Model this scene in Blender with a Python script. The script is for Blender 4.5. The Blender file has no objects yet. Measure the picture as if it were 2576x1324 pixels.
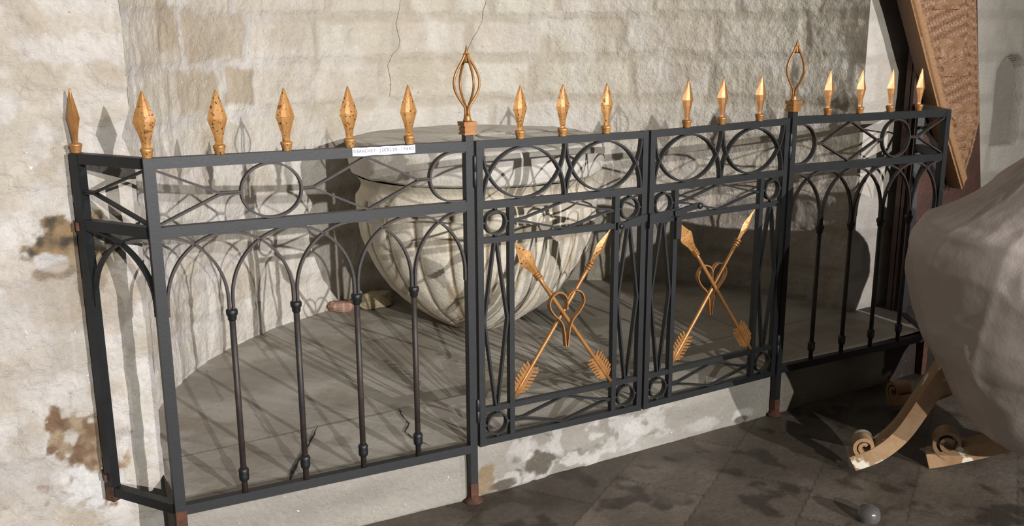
import bpy, math, random
import numpy as np
from mathutils import Vector, Matrix

# ------------------------------------------------------------------ camera, world, lights
SC = bpy.context.scene
COL = SC.collection
W_, H_, F_ = 2576, 1324, 2460.0
CAM = Vector((-2.028, -2.523, 1.442))
YAW, PITCH, ROLL = [math.radians(a) for a in (-30.92, -13.65, -0.276)]
fw = Vector((-math.sin(YAW) * math.cos(PITCH), math.cos(YAW) * math.cos(PITCH), math.sin(PITCH)))
rt = fw.cross(Vector((0, 0, 1))).normalized()
up = rt.cross(fw)
r2 = rt * math.cos(ROLL) + up * math.sin(ROLL)
u2 = -rt * math.sin(ROLL) + up * math.cos(ROLL)
camd = bpy.data.cameras.new('camera')
cam = bpy.data.objects.new('camera', camd)
COL.objects.link(cam)
camd.sensor_fit = 'HORIZONTAL'
camd.sensor_width = 36.0
camd.lens = F_ / W_ * 36.0
camd.clip_start = 0.05
m = Matrix((r2, u2, -fw)).transposed().to_4x4()
m.translation = CAM
cam.matrix_world = m
SC.camera = cam

SC.view_settings.view_transform = 'Standard'
SC.view_settings.look = 'None'
SC.view_settings.gamma = 1.0
SC.view_settings.use_curve_mapping = False
SC.view_settings.exposure = 0.14

world = bpy.data.worlds.new('world')
SC.world = world
world.use_nodes = True
bg = world.node_tree.nodes['Background']
bg.inputs[0].default_value = (0.80, 0.74, 0.68, 1)
bg.inputs[1].default_value = 0.10

def spot(name, loc, target, watts, color, radius, angle, blend):
    ld = bpy.data.lights.new(name, 'SPOT')
    ld.energy = watts
    ld.color = color
    ld.shadow_soft_size = radius
    ld.spot_size = math.radians(angle)
    ld.spot_blend = blend
    o = bpy.data.objects.new(name, ld)
    COL.objects.link(o)
    o.location = loc
    d = Vector(target) - Vector(loc)
    o.rotation_euler = d.to_track_quat('-Z', 'Y').to_euler()
    return o

# the church's spotlights, high on the far side of the nave
spot('nave_spotlight_near', (3.5, -25.0, 6.4), (-0.4, 0.8, 1.1), 27500, (1.0, 0.955, 0.965), 0.07, 13.0, 0.6)
spot('nave_spotlight_far', (-2.4, -15.0, 4.80), (0.4, 1.0, 1.1), 6600, (1.0, 0.97, 0.93), 0.05, 25, 0.7)
spot('aisle_spotlight', (2.6, -4.6, 2.55), (-1.9, 0.4, 0.8), 370, (1.0, 0.93, 0.95), 0.025, 34, 0.8)

# ------------------------------------------------------------------ helpers
rnd = random.Random(7)

def hash2(ix, iy, seed):
    n = (ix.astype(np.int64) * 374761393 + iy.astype(np.int64) * 668265263 + seed * 1442695041) & 0x7fffffff
    n = ((n ^ (n >> 13)) * 1274126177) & 0x7fffffff
    n = n ^ (n >> 16)
    return (n & 0xffff) / 65535.0

def vnoise(x, y, seed=0):
    ix, iy = np.floor(x), np.floor(y)
    fx, fy = x - ix, y - iy
    fx = fx * fx * (3 - 2 * fx); fy = fy * fy * (3 - 2 * fy)
    a, b = hash2(ix, iy, seed), hash2(ix + 1, iy, seed)
    c, d = hash2(ix, iy + 1, seed), hash2(ix + 1, iy + 1, seed)
    return a * (1 - fx) * (1 - fy) + b * fx * (1 - fy) + c * (1 - fx) * fy + d * fx * fy

def fbm(x, y, seed=0, oct=4):
    s = 0; a = 0.5; t = 0
    for i in range(oct):
        s = s + a * vnoise(x, y, seed + i * 17); t += a
        x = x * 2.03 + 5.1; y = y * 2.03 + 3.7; a *= 0.5
    return s / t

def sstep(a, b, x):
    t = np.clip((x - a) / (b - a), 0, 1)
    return t * t * (3 - 2 * t)

class MB:
    def __init__(s): s.v = []; s.f = []; s.m = []; s.sm = []
    def add(s, vs, fs, mat=0, smooth=False):
        o = len(s.v)
        s.v += [tuple(v) for v in vs]
        s.f += [tuple(i + o for i in f) for f in fs]
        s.m += [mat] * len(fs); s.sm += [smooth] * len(fs)
        return s
    def box(s, a, b, fn=None, mat=0, nx=1):
        x0, y0, z0 = a; x1, y1, z1 = b
        vs = []; fs = []
        for i in range(nx + 1):
            x = x0 + (x1 - x0) * i / nx
            vs += [(x, y0, z0), (x, y1, z0), (x, y1, z1), (x, y0, z1)]
        for i in range(nx):
            k = i * 4
            for j in range(4):
                fs.append((k + j, k + (j + 1) % 4, k + 4 + (j + 1) % 4, k + 4 + j))
        fs.append((3, 2, 1, 0)); k = nx * 4; fs.append((k, k + 1, k + 2, k + 3))
        if fn: vs = [fn(*v) for v in vs]
        return s.add(vs, fs, mat)
    def prof(s, pts, w, d, closed=False, fn=None, y=0.0, mat=0):
        """flat bar swept along a path in the (x, z) plane: w across the path, d deep"""
        n = len(pts); vs = []; fs = []
        P = [Vector((p[0], p[1])) for p in pts]
        for i in range(n):
            a = P[(i - 1) % n] if (closed or i > 0) else P[i]
            b = P[(i + 1) % n] if (closed or i < n - 1) else P[i]
            t1 = (P[i] - a); t2 = (b - P[i])
            if t1.length < 1e-9: t1 = t2
            if t2.length < 1e-9: t2 = t1
            t1 = t1.normalized(); t2 = t2.normalized()
            t = (t1 + t2)
            t = t.normalized() if t.length > 1e-6 else t1
            nn = Vector((-t.y, t.x))
            c = max(0.35, nn.dot(Vector((-t1.y, t1.x))))
            q = nn * (w / 2 / c)
            for sx, sy in ((-1, -1), (1, -1), (1, 1), (-1, 1)):
                vs.append((P[i].x + sx * q.x, y + sy * d / 2, P[i].y + sx * q.y))
        m_ = n if closed else n - 1
        for i in range(m_):
            a = i * 4; b = ((i + 1) % n) * 4
            for j in range(4):
                fs.append((a + j, a + (j + 1) % 4, b + (j + 1) % 4, b + j))
        if not closed:
            fs.append((3, 2, 1, 0)); k = (n - 1) * 4; fs.append((k, k + 1, k + 2, k + 3))
        if fn: vs = [fn(*v) for v in vs]
        return s.add(vs, fs, mat)
    def lathe(s, prof, seg=16, c=(0, 0, 0), fn=None, mat=0, smooth=True):
        """prof: (r, z) from bottom to top"""
        vs = []; fs = []
        for r, z in prof:
            for k in range(seg):
                a = 2 * math.pi * k / seg
                vs.append((c[0] + r * math.cos(a), c[1] + r * math.sin(a), c[2] + z))
        for i in range(len(prof) - 1):
            for k in range(seg):
                k2 = (k + 1) % seg
                fs.append((i * seg + k, i * seg + k2, (i + 1) * seg + k2, (i + 1) * seg + k))
        fs.append(tuple(range(seg))[::-1]); o = (len(prof) - 1) * seg
        fs.append(tuple(o + k for k in range(seg)))
        if fn: vs = [fn(*v) for v in vs]
        return s.add(vs, fs, mat, smooth)
    def tube(s, pts, r, seg=8, fn=None, mat=0, squash=None):
        P = [Vector(p) for p in pts]; n = len(P); vs = []; fs = []
        R = r if isinstance(r, (list, tuple)) else [r] * n
        t0 = (P[1] - P[0]).normalized()
        ref = Vector((0, 1, 0)) if abs(t0.y) < 0.9 else Vector((1, 0, 0))
        for i in range(n):
            t = (P[min(i + 1, n - 1)] - P[max(i - 1, 0)]).normalized()
            a = (ref - t * ref.dot(t)).normalized(); b = t.cross(a)
            ref = a
            for k in range(seg):
                th = 2 * math.pi * k / seg
                vs.append(P[i] + a * (R[i] * math.cos(th)) + b * (R[i] * math.sin(th)))
        for i in range(n - 1):
            for k in range(seg):
                k2 = (k + 1) % seg
                fs.append((i * seg + k, i * seg + k2, (i + 1) * seg + k2, (i + 1) * seg + k))
        fs.append(tuple(range(seg))[::-1]); o = (n - 1) * seg
        fs.append(tuple(o + k for k in range(seg)))
        if fn: vs = [fn(*v) for v in vs]
        return s.add(vs, fs, mat, True)
    def build(s, name, mats, parent=None, origin=None):
        me = bpy.data.meshes.new(name)
        org = Vector(origin) if origin is not None else Vector((0, 0, 0))
        if parent is not None and origin is None: org = Vector(parent['_o'])
        me.from_pydata([Vector(v) - org for v in s.v], [], s.f)
        for mt in (mats if isinstance(mats, (list, tuple)) else [mats]): me.materials.append(mt)
        me.polygons.foreach_set('material_index', s.m)
        me.polygons.foreach_set('use_smooth', s.sm)
        me.update()
        o = bpy.data.objects.new(name, me)
        COL.objects.link(o)
        if parent is not None:
            o.parent = parent
        else:
            o.location = org
        o['_o'] = tuple(org)
        return o

def tag(o, label=None, cat=None, group=None, kind=None):
    if label: o['label'] = label
    if cat: o['category'] = cat
    if group: o['group'] = group
    if kind: o['kind'] = kind
    return o

def empty(name, loc):
    o = bpy.data.objects.new(name, None)
    COL.objects.link(o); o.location = loc; o['_o'] = tuple(loc)
    o.empty_display_size = 0.1
    return o

# ------------------------------------------------------------------ materials
ALB, ALB2 = 0.66, 0.72     # overall reflectance of the stone and of the other surfaces
def mat(name, color, rough=0.6, metal=0.0, bump=0.0, bscale=40, spots=None, var=0.25, vscale=6, attr=None, spec=0.5,
        vcol2=None, bdist=0.01, fine=None):
    m = bpy.data.materials.new(name); m.use_nodes = True
    nt = m.node_tree; N = nt.nodes; L = nt.links
    b = N['Principled BSDF']
    b.inputs['Roughness'].default_value = rough
    b.inputs['Metallic'].default_value = metal
    b.inputs['Specular IOR Level'].default_value = spec
    tc = N.new('ShaderNodeTexCoord')
    geo = N.new('ShaderNodeNewGeometry')
    pos = geo.outputs['Position']
    if not attr and 'iron' not in name:
        color = tuple(c * ALB2 for c in color)
        vcol2 = tuple(c * ALB2 for c in vcol2) if vcol2 else None
    def noise(sc, det=6, ro=0.6):
        n = N.new('ShaderNodeTexNoise'); n.inputs['Scale'].default_value = sc
        n.inputs['Detail'].default_value = det; n.inputs['Roughness'].default_value = ro
        L.new(pos, n.inputs['Vector']); return n.outputs['Fac']
    def mixc(f, a, bb, mode='MIX'):
        x = N.new('ShaderNodeMix'); x.data_type = 'RGBA'; x.blend_type = mode
        if isinstance(f, float): x.inputs[0].default_value = f
        else: L.new(f, x.inputs[0])
        for s_, v in ((x.inputs[6], a), (x.inputs[7], bb)):
            if isinstance(v, tuple): s_.default_value = (*v, 1)
            else: L.new(v, s_)
        return x.outputs[2]
    def ramp(f, p0, p1, c0=(0, 0, 0, 1), c1=(1, 1, 1, 1)):
        r = N.new('ShaderNodeValToRGB'); L.new(f, r.inputs[0])
        r.color_ramp.elements[0].position = p0; r.color_ramp.elements[1].position = p1
        r.color_ramp.elements[0].color = c0; r.color_ramp.elements[1].color = c1
        return r.outputs[0]
    if attr:
        at = N.new('ShaderNodeAttribute'); at.attribute_name = attr
        base = mixc(1.0, at.outputs['Color'], (ALB, ALB, ALB), 'MULTIPLY')
    else:
        c2 = vcol2 or tuple(c * (1 - var) for c in color)
        base = mixc(ramp(noise(vscale), 0.35, 0.65), color, c2)
    if fine:
        g = ramp(noise(fine[0], 8, 0.7), 0.3, 0.75, (1 - fine[1],) * 3 + (1,), (1 + fine[1] * 0.5,) * 3 + (1,))
        base = mixc(1.0, base, g, 'MULTIPLY')
    if spots:
        for (sc, th, colr) in spots:
            base = mixc(ramp(noise(sc, 3, 0.5), th, th + 0.03), base, colr)
    L.new(base, b.inputs['Base Color'])
    if bump:
        bp = N.new('ShaderNodeBump'); bp.inputs['Strength'].default_value = bump
        bp.inputs['Distance'].default_value = bdist
        L.new(noise(bscale, 8, 0.65), bp.inputs['Height'])
        L.new(bp.outputs[0], b.inputs['Normal'])
    return m

IRON = mat('black_painted_iron', (0.0068, 0.0085, 0.0095), 0.5, 0.0, 0.15, 120, var=0.35, vscale=30, bdist=0.002)
IRONB = mat('worn_black_iron', (0.013, 0.014, 0.015), 0.55, 0.1, 0.3, 140, vcol2=(0.036, 0.023, 0.016), vscale=25, bdist=0.002)
RUST = mat('rusty_iron', (0.10, 0.035, 0.016), 0.85, 0.1, 0.6, 120, vcol2=(0.035, 0.018, 0.012), vscale=40, bdist=0.003)
GOLD = mat('gold_paint', (0.47, 0.235, 0.075), 0.42, 0.35, 0.15, 160, vcol2=(0.36, 0.155, 0.045), vscale=28, bdist=0.002)
GOLDS = mat('speckled_gold_paint', (0.58, 0.31, 0.10), 0.45, 0.3, 0.2, 160, vcol2=(0.45, 0.21, 0.06), vscale=28,
            spots=[(150, 0.62, (0.06, 0.02, 0.01)), (45, 0.66, (0.16, 0.06, 0.02))], bdist=0.002)
WALL = mat('whitewashed_stone', (1, 1, 1), 0.9, 0, 0.75, 55, attr='tint', spec=0.2, fine=(70, 0.14),
           spots=[(85, 0.70, (0.20, 0.165, 0.125)), (120, 0.71, (0.80, 0.78, 0.72))], bdist=0.016)
PLAST = mat('old_plaster', (1, 1, 1), 0.9, 0, 0.85, 60, attr='tint', spec=0.2, fine=(90, 0.12),
            spots=[(80, 0.72, (0.24, 0.19, 0.14)), (75, 0.735, (0.86, 0.84, 0.80))], bdist=0.012)
SLAB = mat('worn_stone_slab', (1, 1, 1), 0.62, 0, 0.25, 60, attr='tint', spec=0.35, fine=(60, 0.12),
           spots=[(130, 0.76, (0.75, 0.72, 0.66))], bdist=0.006)
CRACK = mat('dark_crack', (0.012, 0.010, 0.008), 0.95)
FINECRACK = mat('fine_crack', (0.16, 0.13, 0.10), 0.95)
FLOOR = mat('dark_stone_floor', (1, 1, 1), 0.55, 0, 0.35, 45, attr='tint', spec=0.35, fine=(50, 0.25),
            spots=[(120, 0.765, (0.6, 0.58, 0.52))], bdist=0.006)
FONT = mat('weathered_marble', (1, 1, 1), 0.72, 0, 0.6, 70, attr='tint', spec=0.3, fine=(60, 0.16), bdist=0.006)
DARKWOOD = mat('dark_brown_wood', (0.075, 0.026, 0.014), 0.6, 0, 0.4, 50, vcol2=(0.04, 0.016, 0.010), vscale=9)
CARVED = mat('gilded_carved_wood', (1, 1, 1), 0.5, 0.1, 0.5, 90, attr='tint', fine=(80, 0.25), bdist=0.004)
GILT = mat('gilded_wood', (0.34, 0.19, 0.09), 0.45, 0.1, 0.3, 60, vcol2=(0.46, 0.31, 0.17), vscale=11,
           spots=[(12, 0.60, (0.66, 0.62, 0.50))], bdist=0.004)
SHEET = mat('plastic_dust_sheet', (0.70, 0.615, 0.56), 0.40, 0, 0.22, 9, vcol2=(0.60, 0.52, 0.47), vscale=3, bdist=0.02)
PLATE = mat('white_engraved_plate', (0.66, 0.69, 0.75), 0.45, var=0.05, vscale=60)
INK = mat('grey_lettering', (0.05, 0.05, 0.07), 0.6, vcol2=(0.22, 0.22, 0.26), vscale=55)
REDST = mat('red_stone', (0.50, 0.22, 0.16), 0.9, 0, 0.6, 60, vcol2=(0.42, 0.30, 0.22), vscale=20)
CREAMST = mat('cream_stone', (0.62, 0.54, 0.36), 0.9, 0, 0.6, 60, vcol2=(0.50, 0.40, 0.24), vscale=20)
CLEAR = mat('clear_plastic', (0.40, 0.38, 0.36), 0.2, 0)
CLEAR.node_tree.nodes['Principled BSDF'].inputs['Transmission Weight'].default_value = 0.75

# ------------------------------------------------------------------ gridded surfaces with a tint attribute
def grid_obj(name, S, Z, posf, tintf, dispf, material, extra=None):
    nS, nZ = len(S), len(Z)
    s, z = np.meshgrid(S, Z)
    s = s.ravel(); z = z.ravel()
    d = dispf(s, z) if dispf else np.zeros_like(s)
    P = posf(s, z, d)
    i = np.arange(nS - 1)[None, :] + (np.arange(nZ - 1) * nS)[:, None]
    i = i.ravel()
    F = np.stack([i, i + 1, i + 1 + nS, i + nS], 1)
    me = bpy.data.meshes.new(name)
    nf = len(F)
    me.vertices.add(len(P)); me.vertices.foreach_set('co', P.astype(np.float32).ravel())
    me.loops.add(nf * 4); me.loops.foreach_set('vertex_index', F.astype(np.int32).ravel())
    me.polygons.add(nf); me.polygons.foreach_set('loop_start', (np.arange(nf) * 4).astype(np.int32))
    me.polygons.foreach_set('loop_total', np.full(nf, 4, np.int32))
    me.polygons.foreach_set('use_smooth', np.ones(nf, bool))
    me.update(calc_edges=True)
    me.validate()
    t = tintf(s, z)
    a = me.color_attributes.new('tint', 'FLOAT_COLOR', 'POINT')
    c = np.ones((len(P), 4), np.float32); c[:, :3] = np.clip(t, 0, 1)
    a.data.foreach_set('color', c.ravel())
    me.materials.append(material)
    o = bpy.data.objects.new(name, me); COL.objects.link(o)
    return o

def col(c): return np.array(c)[None, :]
def lerp(a, b, t): return a * (1 - t)[:, None] + b * t[:, None]

CX, CY, RA = -0.02, 0.2, 1.56
SL = -RA * (math.pi / 2 - math.asin(0.10 / 1.515)); SR = RA * (math.pi / 2 - math.asin(0.20 / 1.55))
def apse_R(phi):
    # the drum is slightly narrower where it meets the front faces
    return RA - 0.045 * sstep(-1.25, -1.62, phi) - 0.010 * sstep(1.25, 1.5, phi)

# courses of the apse masonry; joints as arc lengths
ZJ = [0.15, 0.315, 0.505, 0.70, 0.895, 1.09, 1.29, 1.48, 1.675, 1.87, 2.065, 2.3]
JN = {6: [-2.2, -1.75, -1.40, -1.03, -0.86, -0.50, -0.141, 0.25, 0.618, 1.113, 1.504, 1.9, 2.4],
      7: [-2.2, -1.7, -1.45, -1.29, -0.87, -0.487, -0.07, 0.30, 0.685, 1.052, 1.518, 1.95, 2.4],
      8: [-2.2, -1.8, -1.35, -0.95, -0.42, -0.009, 0.42, 0.734, 1.2, 1.62, 2.0, 2.4]}
for k in range(1, len(ZJ)):
    if k not in JN:
        x = -2.3 + rnd.random() * 0.3; L_ = []
        while x < 2.7:
            L_.append(x); x += 0.36 + rnd.random() * 0.26
        JN[k] = L_

def masonry(s, z, zj, jn, seed=3, wz=0.021, ws=0.017):
    ws_ = s + (fbm(s * 9, z * 9, seed, 3) - 0.5) * 0.035
    wz_ = z + (fbm(s * 9 + 40, z * 9, seed + 5, 3) - 0.5) * 0.030
    ci = np.searchsorted(np.array(zj), wz_)
    ci = np.clip(ci, 1, len(zj) - 1)
    za = np.array(zj)
    dz = np.minimum(np.abs(wz_ - za[ci - 1]), np.abs(za[ci] - wz_))
    ds = np.full_like(s, 9.0); bid = np.zeros(len(s))
    for k in jn:
        mk = ci == k
        if not mk.any(): continue
        ja = np.array(jn[k])
        q = ws_[mk]
        j = np.searchsorted(ja, q)
        lo = ja[np.clip(j - 1, 0, len(ja) - 1)]; hi = ja[np.clip(j, 0, len(ja) - 1)]
        ds[mk] = np.minimum(np.abs(q - lo), np.abs(hi - q))
        bid[mk] = j * 13.7 + k * 71.3
    mort = np.maximum(1 - sstep(wz * 0.6, wz * 1.7, dz), 1 - sstep(ws * 0.6, ws * 1.9, ds))
    h = hash2(np.floor(bid), np.floor(bid * 1.7), 11)
    h2 = hash2(np.floor(bid) + 9, np.floor(bid * 1.3), 23)
    return mort, h, h2

def rect(s, z, a, b, c, d, seed=1, soft=0.012):
    w1 = (fbm(s * 14, z * 14, seed, 3) - 0.5) * 0.05
    w2 = (fbm(s * 14 + 9, z * 14, seed + 2, 3) - 0.5) * 0.05
    x = s + w1; y = z + w2
    return sstep(a - soft, a + soft, x) * (1 - sstep(b - soft, b + soft, x)) * sstep(c - soft, c + soft, y) * (1 - sstep(d - soft, d + soft, y))

def blob(s, z, cx, cz, rx, rz, seed=1, amp=0.9, sc=14):
    d = np.sqrt(((s - cx) / rx) ** 2 + ((z - cz) / rz) ** 2)
    d = d + (fbm(s * sc, z * sc, seed, 4) - 0.5) * amp * 2
    return 1 - sstep(0.75, 1.05, d)

def apse_tint(s, z):
    mort, h, h2 = masonry(s, z, ZJ, JN)
    left = 1 - sstep(-1.1, -0.3, s)
    blk = lerp(col((0.62, 0.57, 0.46)), col((0.72, 0.68, 0.58)), h)
    blk = lerp(blk, col((0.66, 0.60, 0.52)), (h2 > 0.6) * 0.6)
    low = 1 - sstep(0.95, 1.15, z)
    blk = lerp(blk, lerp(col((0.60, 0.55, 0.47)), col((0.70, 0.68, 0.62)), h2), low * 0.8)
    mc = lerp(np.repeat(col((0.53, 0.475, 0.375)), len(s), 0), col((0.64, 0.61, 0.57)), left)
    n1 = fbm(s * 5, z * 5, 31, 5)
    c = lerp(blk, mc, mort * 0.75)
    # whitewash worn off: tan patches
    wear = sstep(0.56, 0.70, n1)
    c = lerp(c, col((0.56, 0.49, 0.38)), wear * 0.5)
    wash = sstep(0.55, 0.72, fbm(s * 7 + 30, z * 7, 77, 5))
    c = lerp(c, col((0.80, 0.78, 0.72)), wash * 0.45)
    for (a, b, cc, d, k) in ((-1.47, -1.33, 1.36, 1.53, 0.9), (-1.28, -0.90, 1.32, 1.50, 0.75), (-1.36, -1.08, 1.12, 1.285, 0.8),
                             (-1.03, -0.865, 1.14, 1.285, 0.9), (-1.46, -1.36, 1.15, 1.29, 0.55), (-0.86, -0.55, 1.16, 1.27, 0.25),
                             (-1.2, -0.98, 0.93, 1.06, 0.5), (-0.98, -0.80, 0.72, 0.86, 0.35)):
        r_ = rect(s, z, a, b, cc, d, int(a * 50) % 97)
        tn = lerp(col((0.44, 0.36, 0.25)), col((0.52, 0.45, 0.34)), fbm(s * 20, z * 20, 5, 4))
        c = lerp(c, tn, r_ * k)
    # shade low on the right, painted into the stone as a darker tint
    r_ = sstep(0.75, 1.6, s) * (1 - sstep(0.55, 0.95, z))
    c = lerp(c, col((0.46, 0.40, 0.33)), r_ * 0.55)
    st = fbm(s * 16, z * 5, 91, 4)
    c = c * (1.0 + 0.24 * st)[:, None]
    return c
def apse_disp(s, z):
    mort, h, h2 = masonry(s, z, ZJ, JN)
    e = np.minimum(sstep(0.0, 0.05, s - SL), sstep(0.0, 0.05, SR - s))
    return e * (-mort * 0.006 + (h - 0.5) * 0.006 + (fbm(s * 6, z * 6, 13, 5) - 0.5) * 0.018 + (fbm(s * 30, z * 22, 15, 3) - 0.5) * 0.010)
def apse_pos(s, z, d):
    phi = s / RA
    R = apse_R(phi) - d
    return np.stack([CX + R * np.sin(phi), CY + R * np.cos(phi), z], 1)

phiL = -(math.pi / 2 + math.asin(-0.1 / 1.51))     # ends on the front faces
wa = grid_obj('wall_back', np.arange(SL, SR + 0.004, (SR - SL) / 560), np.linspace(0.10, 2.45, 290), apse_pos, apse_tint, apse_disp, WALL)
tag(wa, kind='structure')
XL = float(apse_pos(np.array([SL]), np.array([1.0]), np.array([0.0]))[0][0])
YL = float(apse_pos(np.array([SL]), np.array([1.0]), np.array([0.0]))[0][1])
XR = float(apse_pos(np.array([SR]), np.array([1.0]), np.array([0.0]))[0][0])
YR = float(apse_pos(np.array([SR]), np.array([1.0]), np.array([0.0]))[0][1])

ZP = [-0.3, 0.02, 0.26, 0.50, 0.76, 1.00, 1.26, 1.50, 1.76, 2.0, 2.3, 2.6]
JP = {k: [(-4.3 + 0.17 * (k % 2)) + 0.44 * i + 0.06 * ((i * k) % 3) for i in range(16)] for k in range(1, len(ZP))}
def left_tint(s, z):
    mort, h, h2 = masonry(s, z, ZP, JP, 8)
    blk = lerp(col((0.67, 0.61, 0.51)), col((0.73, 0.69, 0.61)), h)
    c = lerp(blk, np.repeat(col((0.76, 0.72, 0.66)), len(s), 0), mort * 0.6)
    c = lerp(c, col((0.56, 0.475, 0.35)), sstep(0.50, 0.66, fbm(s * 9, z * 9, 41, 6)) * 0.5)
    c = lerp(c, col((0.84, 0.81, 0.78)), sstep(0.50, 0.66, fbm(s * 13 + 11, z * 13, 43, 6)) * 0.55)
    # brown damp around the two wall anchors, with white salts
    b1 = np.maximum(blob(s, z, -1.745, 0.875, 0.12, 0.075, 51, 1.1, 20), blob(s, z, -1.69, 0.82, 0.05, 0.10, 59, 1.1, 24) * .8)
    c = lerp(c, lerp(col((0.04, 0.028, 0.018)), col((0.36, 0.24, 0.11)), sstep(0.3, 0.75, fbm(s * 34, z * 34, 3, 4))), b1 * 0.92)
    c = lerp(c, col((0.72, 0.70, 0.68)), blob(s, z, -1.78, 0.83, 0.05, 0.03, 52) * 0.9)
    c = lerp(c, col((0.48, 0.40, 0.30)), blob(s, z, -1.72, 0.74, 0.15, 0.10, 53) * 0.6)
    b2 = blob(s, z, -1.735, 0.275, 0.11, 0.12, 54, 1.2, 22)
    c = lerp(c, lerp(col((0.20, 0.10, 0.04)), col((0.48, 0.36, 0.22)), sstep(0.3, 0.7, fbm(s * 30, z * 30, 4, 4))), b2 * 0.9)
    c = lerp(c, col((0.93, 0.92, 0.89)), blob(s, z, -1.745, 0.175, 0.10, 0.06, 55, 1.0, 22) * 0.95)
    c = lerp(c, col((0.90, 0.88, 0.84)), blob(s, z, -1.66, 0.30, 0.03, 0.10, 56, 0.8, 22) * 0.6)
    c = lerp(c, col((0.60, 0.56, 0.50)), blob(s, z, -1.85, 0.62, 0.12, 0.14, 57) * 0.5)
    c = lerp(c, col((0.56, 0.52, 0.47)), blob(s, z, -1.90, 0.22, 0.10, 0.16, 58) * 0.5)
    return c * (0.9 + 0.2 * fbm(s * 18, z * 12, 92, 4))[:, None]
def left_disp(s, z):
    mort, h, h2 = masonry(s, z, ZP, JP, 8)
    e = 1 - sstep(0, 0.02, np.abs(s - XL))
    return -mort * 0.004 + (fbm(s * 7, z * 7, 23, 5) - 0.5) * 0.014 * (1 - e) + (fbm(s * 34, z * 34, 25, 3) - 0.5) * 0.012 * (1 - e)
def left_pos(s, z, d): return np.stack([s, YL - d + 0.0 * s, z], 1)
S1 = np.concatenate([np.linspace(-4.2, -2.25, 40)[:-1], np.linspace(-2.25, XL, 170)])
wl = grid_obj('wall_left', S1, np.linspace(-0.06, 2.45, 420), left_pos, left_tint, left_disp, PLAST)
tag(wl, kind='structure')
def right_tint(s, z):
    jr = {k: [(1.2 + 0.2 * (k % 2)) + 0.42 * i for i in range(12)] for k in range(1, len(ZJ))}
    mort, h, h2 = masonry(s, z, ZJ, jr, 18)
    c = lerp(lerp(col((0.64, 0.59, 0.51)), col((0.74, 0.70, 0.62)), h), np.repeat(col((0.54, 0.49, 0.42)), len(s), 0), mort * 0.7)
    c = lerp(c, col((0.55, 0.50, 0.42)), sstep(0.52, 0.66, fbm(s * 6, z * 6, 61, 5)) * 0.4)
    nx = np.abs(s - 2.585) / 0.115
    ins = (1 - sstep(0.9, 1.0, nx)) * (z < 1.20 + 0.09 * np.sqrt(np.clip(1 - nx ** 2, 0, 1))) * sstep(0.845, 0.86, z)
    c = lerp(c, col((0.42, 0.38, 0.32)), ins)  # arch-shaped shade painted as a darker tint inside the recess
    return c * (0.9 + 0.2 * fbm(s * 18, z * 12, 93, 4))[:, None]
def right_disp(s, z):
    e = 1 - sstep(0, 0.03, np.abs(s - XR))
    # shallow arched recess, added to stand for an arch-shaped shade
    nx = np.abs(s - 2.585) / 0.115
    top = 1.20 + 0.09 * np.sqrt(np.clip(1 - nx ** 2, 0, 1))
    ins = (1 - sstep(0.94, 1.0, nx)) * (z < top) * sstep(0.845, 0.86, z)
    return (fbm(s * 7, z * 7, 63, 5) - 0.5) * 0.012 * (1 - e) - 0.055 * ins
def right_pos(s, z, d): return np.stack([s, YR - d + 0.0 * s, z], 1)
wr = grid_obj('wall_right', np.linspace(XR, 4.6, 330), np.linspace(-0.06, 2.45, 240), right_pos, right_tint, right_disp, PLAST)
tag(wr, kind='structure')

# raised floor of the niche
YS = 0.022
def ybend(x):
    e = np.clip((np.abs(x) - 0.666) / 0.888, 0, 1)
    return np.where(x < 0, 0.046, 0.010) * e
def nf_tint(s, y):
    n = fbm(s * 4, y * 4, 101, 5)
    c = lerp(col((0.42, 0.385, 0.32)), col((0.58, 0.545, 0.47)), sstep(0.3, 0.7, n))
    rows = [(-1, 0.41), (0.41, 0.80), (0.80, 1.16), (1.16, 1.45), (1.45, 2)]
    for k, (a, b) in enumerate(rows):
        mk = ((y >= a) & (y < b)).astype(float)
        c = c * (1 - 0.14 * mk * ((k * 37 % 5) / 5))[:, None]
        jy = b + (fbm(s * 3, y * 0 + k, 7, 2) - 0.5) * 0.02
        ln = 1 - sstep(0.002, 0.006, np.abs(y - jy))
        cc = col((0.13, 0.11, 0.09)) if k % 2 == 0 else col((0.52, 0.49, 0.43))
        c = lerp(c, cc, ln * 0.8 * mk.clip(0.0, 1) + 0 * ln)
        off = [0.25, -0.52, 0.1, -0.35, 0.4][k]
        for q in (-1.4, -0.7, 0, 0.7, 1.4):
            ln = (1 - sstep(0.002, 0.006, np.abs(s - (q + off + 0.08 * y)))) * mk
            c = lerp(c, col((0.17, 0.15, 0.12)), ln * 0.6)
    yo = y - ybend(s)
    edge = 1 - sstep(YS + 0.012 + 0.014 * fbm(s * 14, y * 0, 4, 3), YS + 0.026 + 0.014 * fbm(s * 14, y * 0, 4, 3), yo)
    c = lerp(c, col((0.72, 0.69, 0.62)), edge * 0.9)
    c = lerp(c, col((0.32, 0.27, 0.20)), sstep(0.56, 0.72, fbm(s * 7, y * 7, 103, 5)) * 0.55)
    return c
def nf_pos(s, y, d):
    x = np.where(y < YL + 0.02, np.maximum(s, -1.545), s)
    return np.stack([x, np.maximum(y, YS + ybend(x)), 0.15 + d], 1)
nf = grid_obj('floor.001', np.linspace(-1.62, 1.62, 400), np.linspace(YS, 1.82, 270), nf_pos, nf_tint,
              lambda s, y: (fbm(s * 5, y * 5, 105, 3) - 0.5) * 0.006, SLAB)
tag(nf, kind='structure')
nf.name = 'floor_niche'

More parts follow.
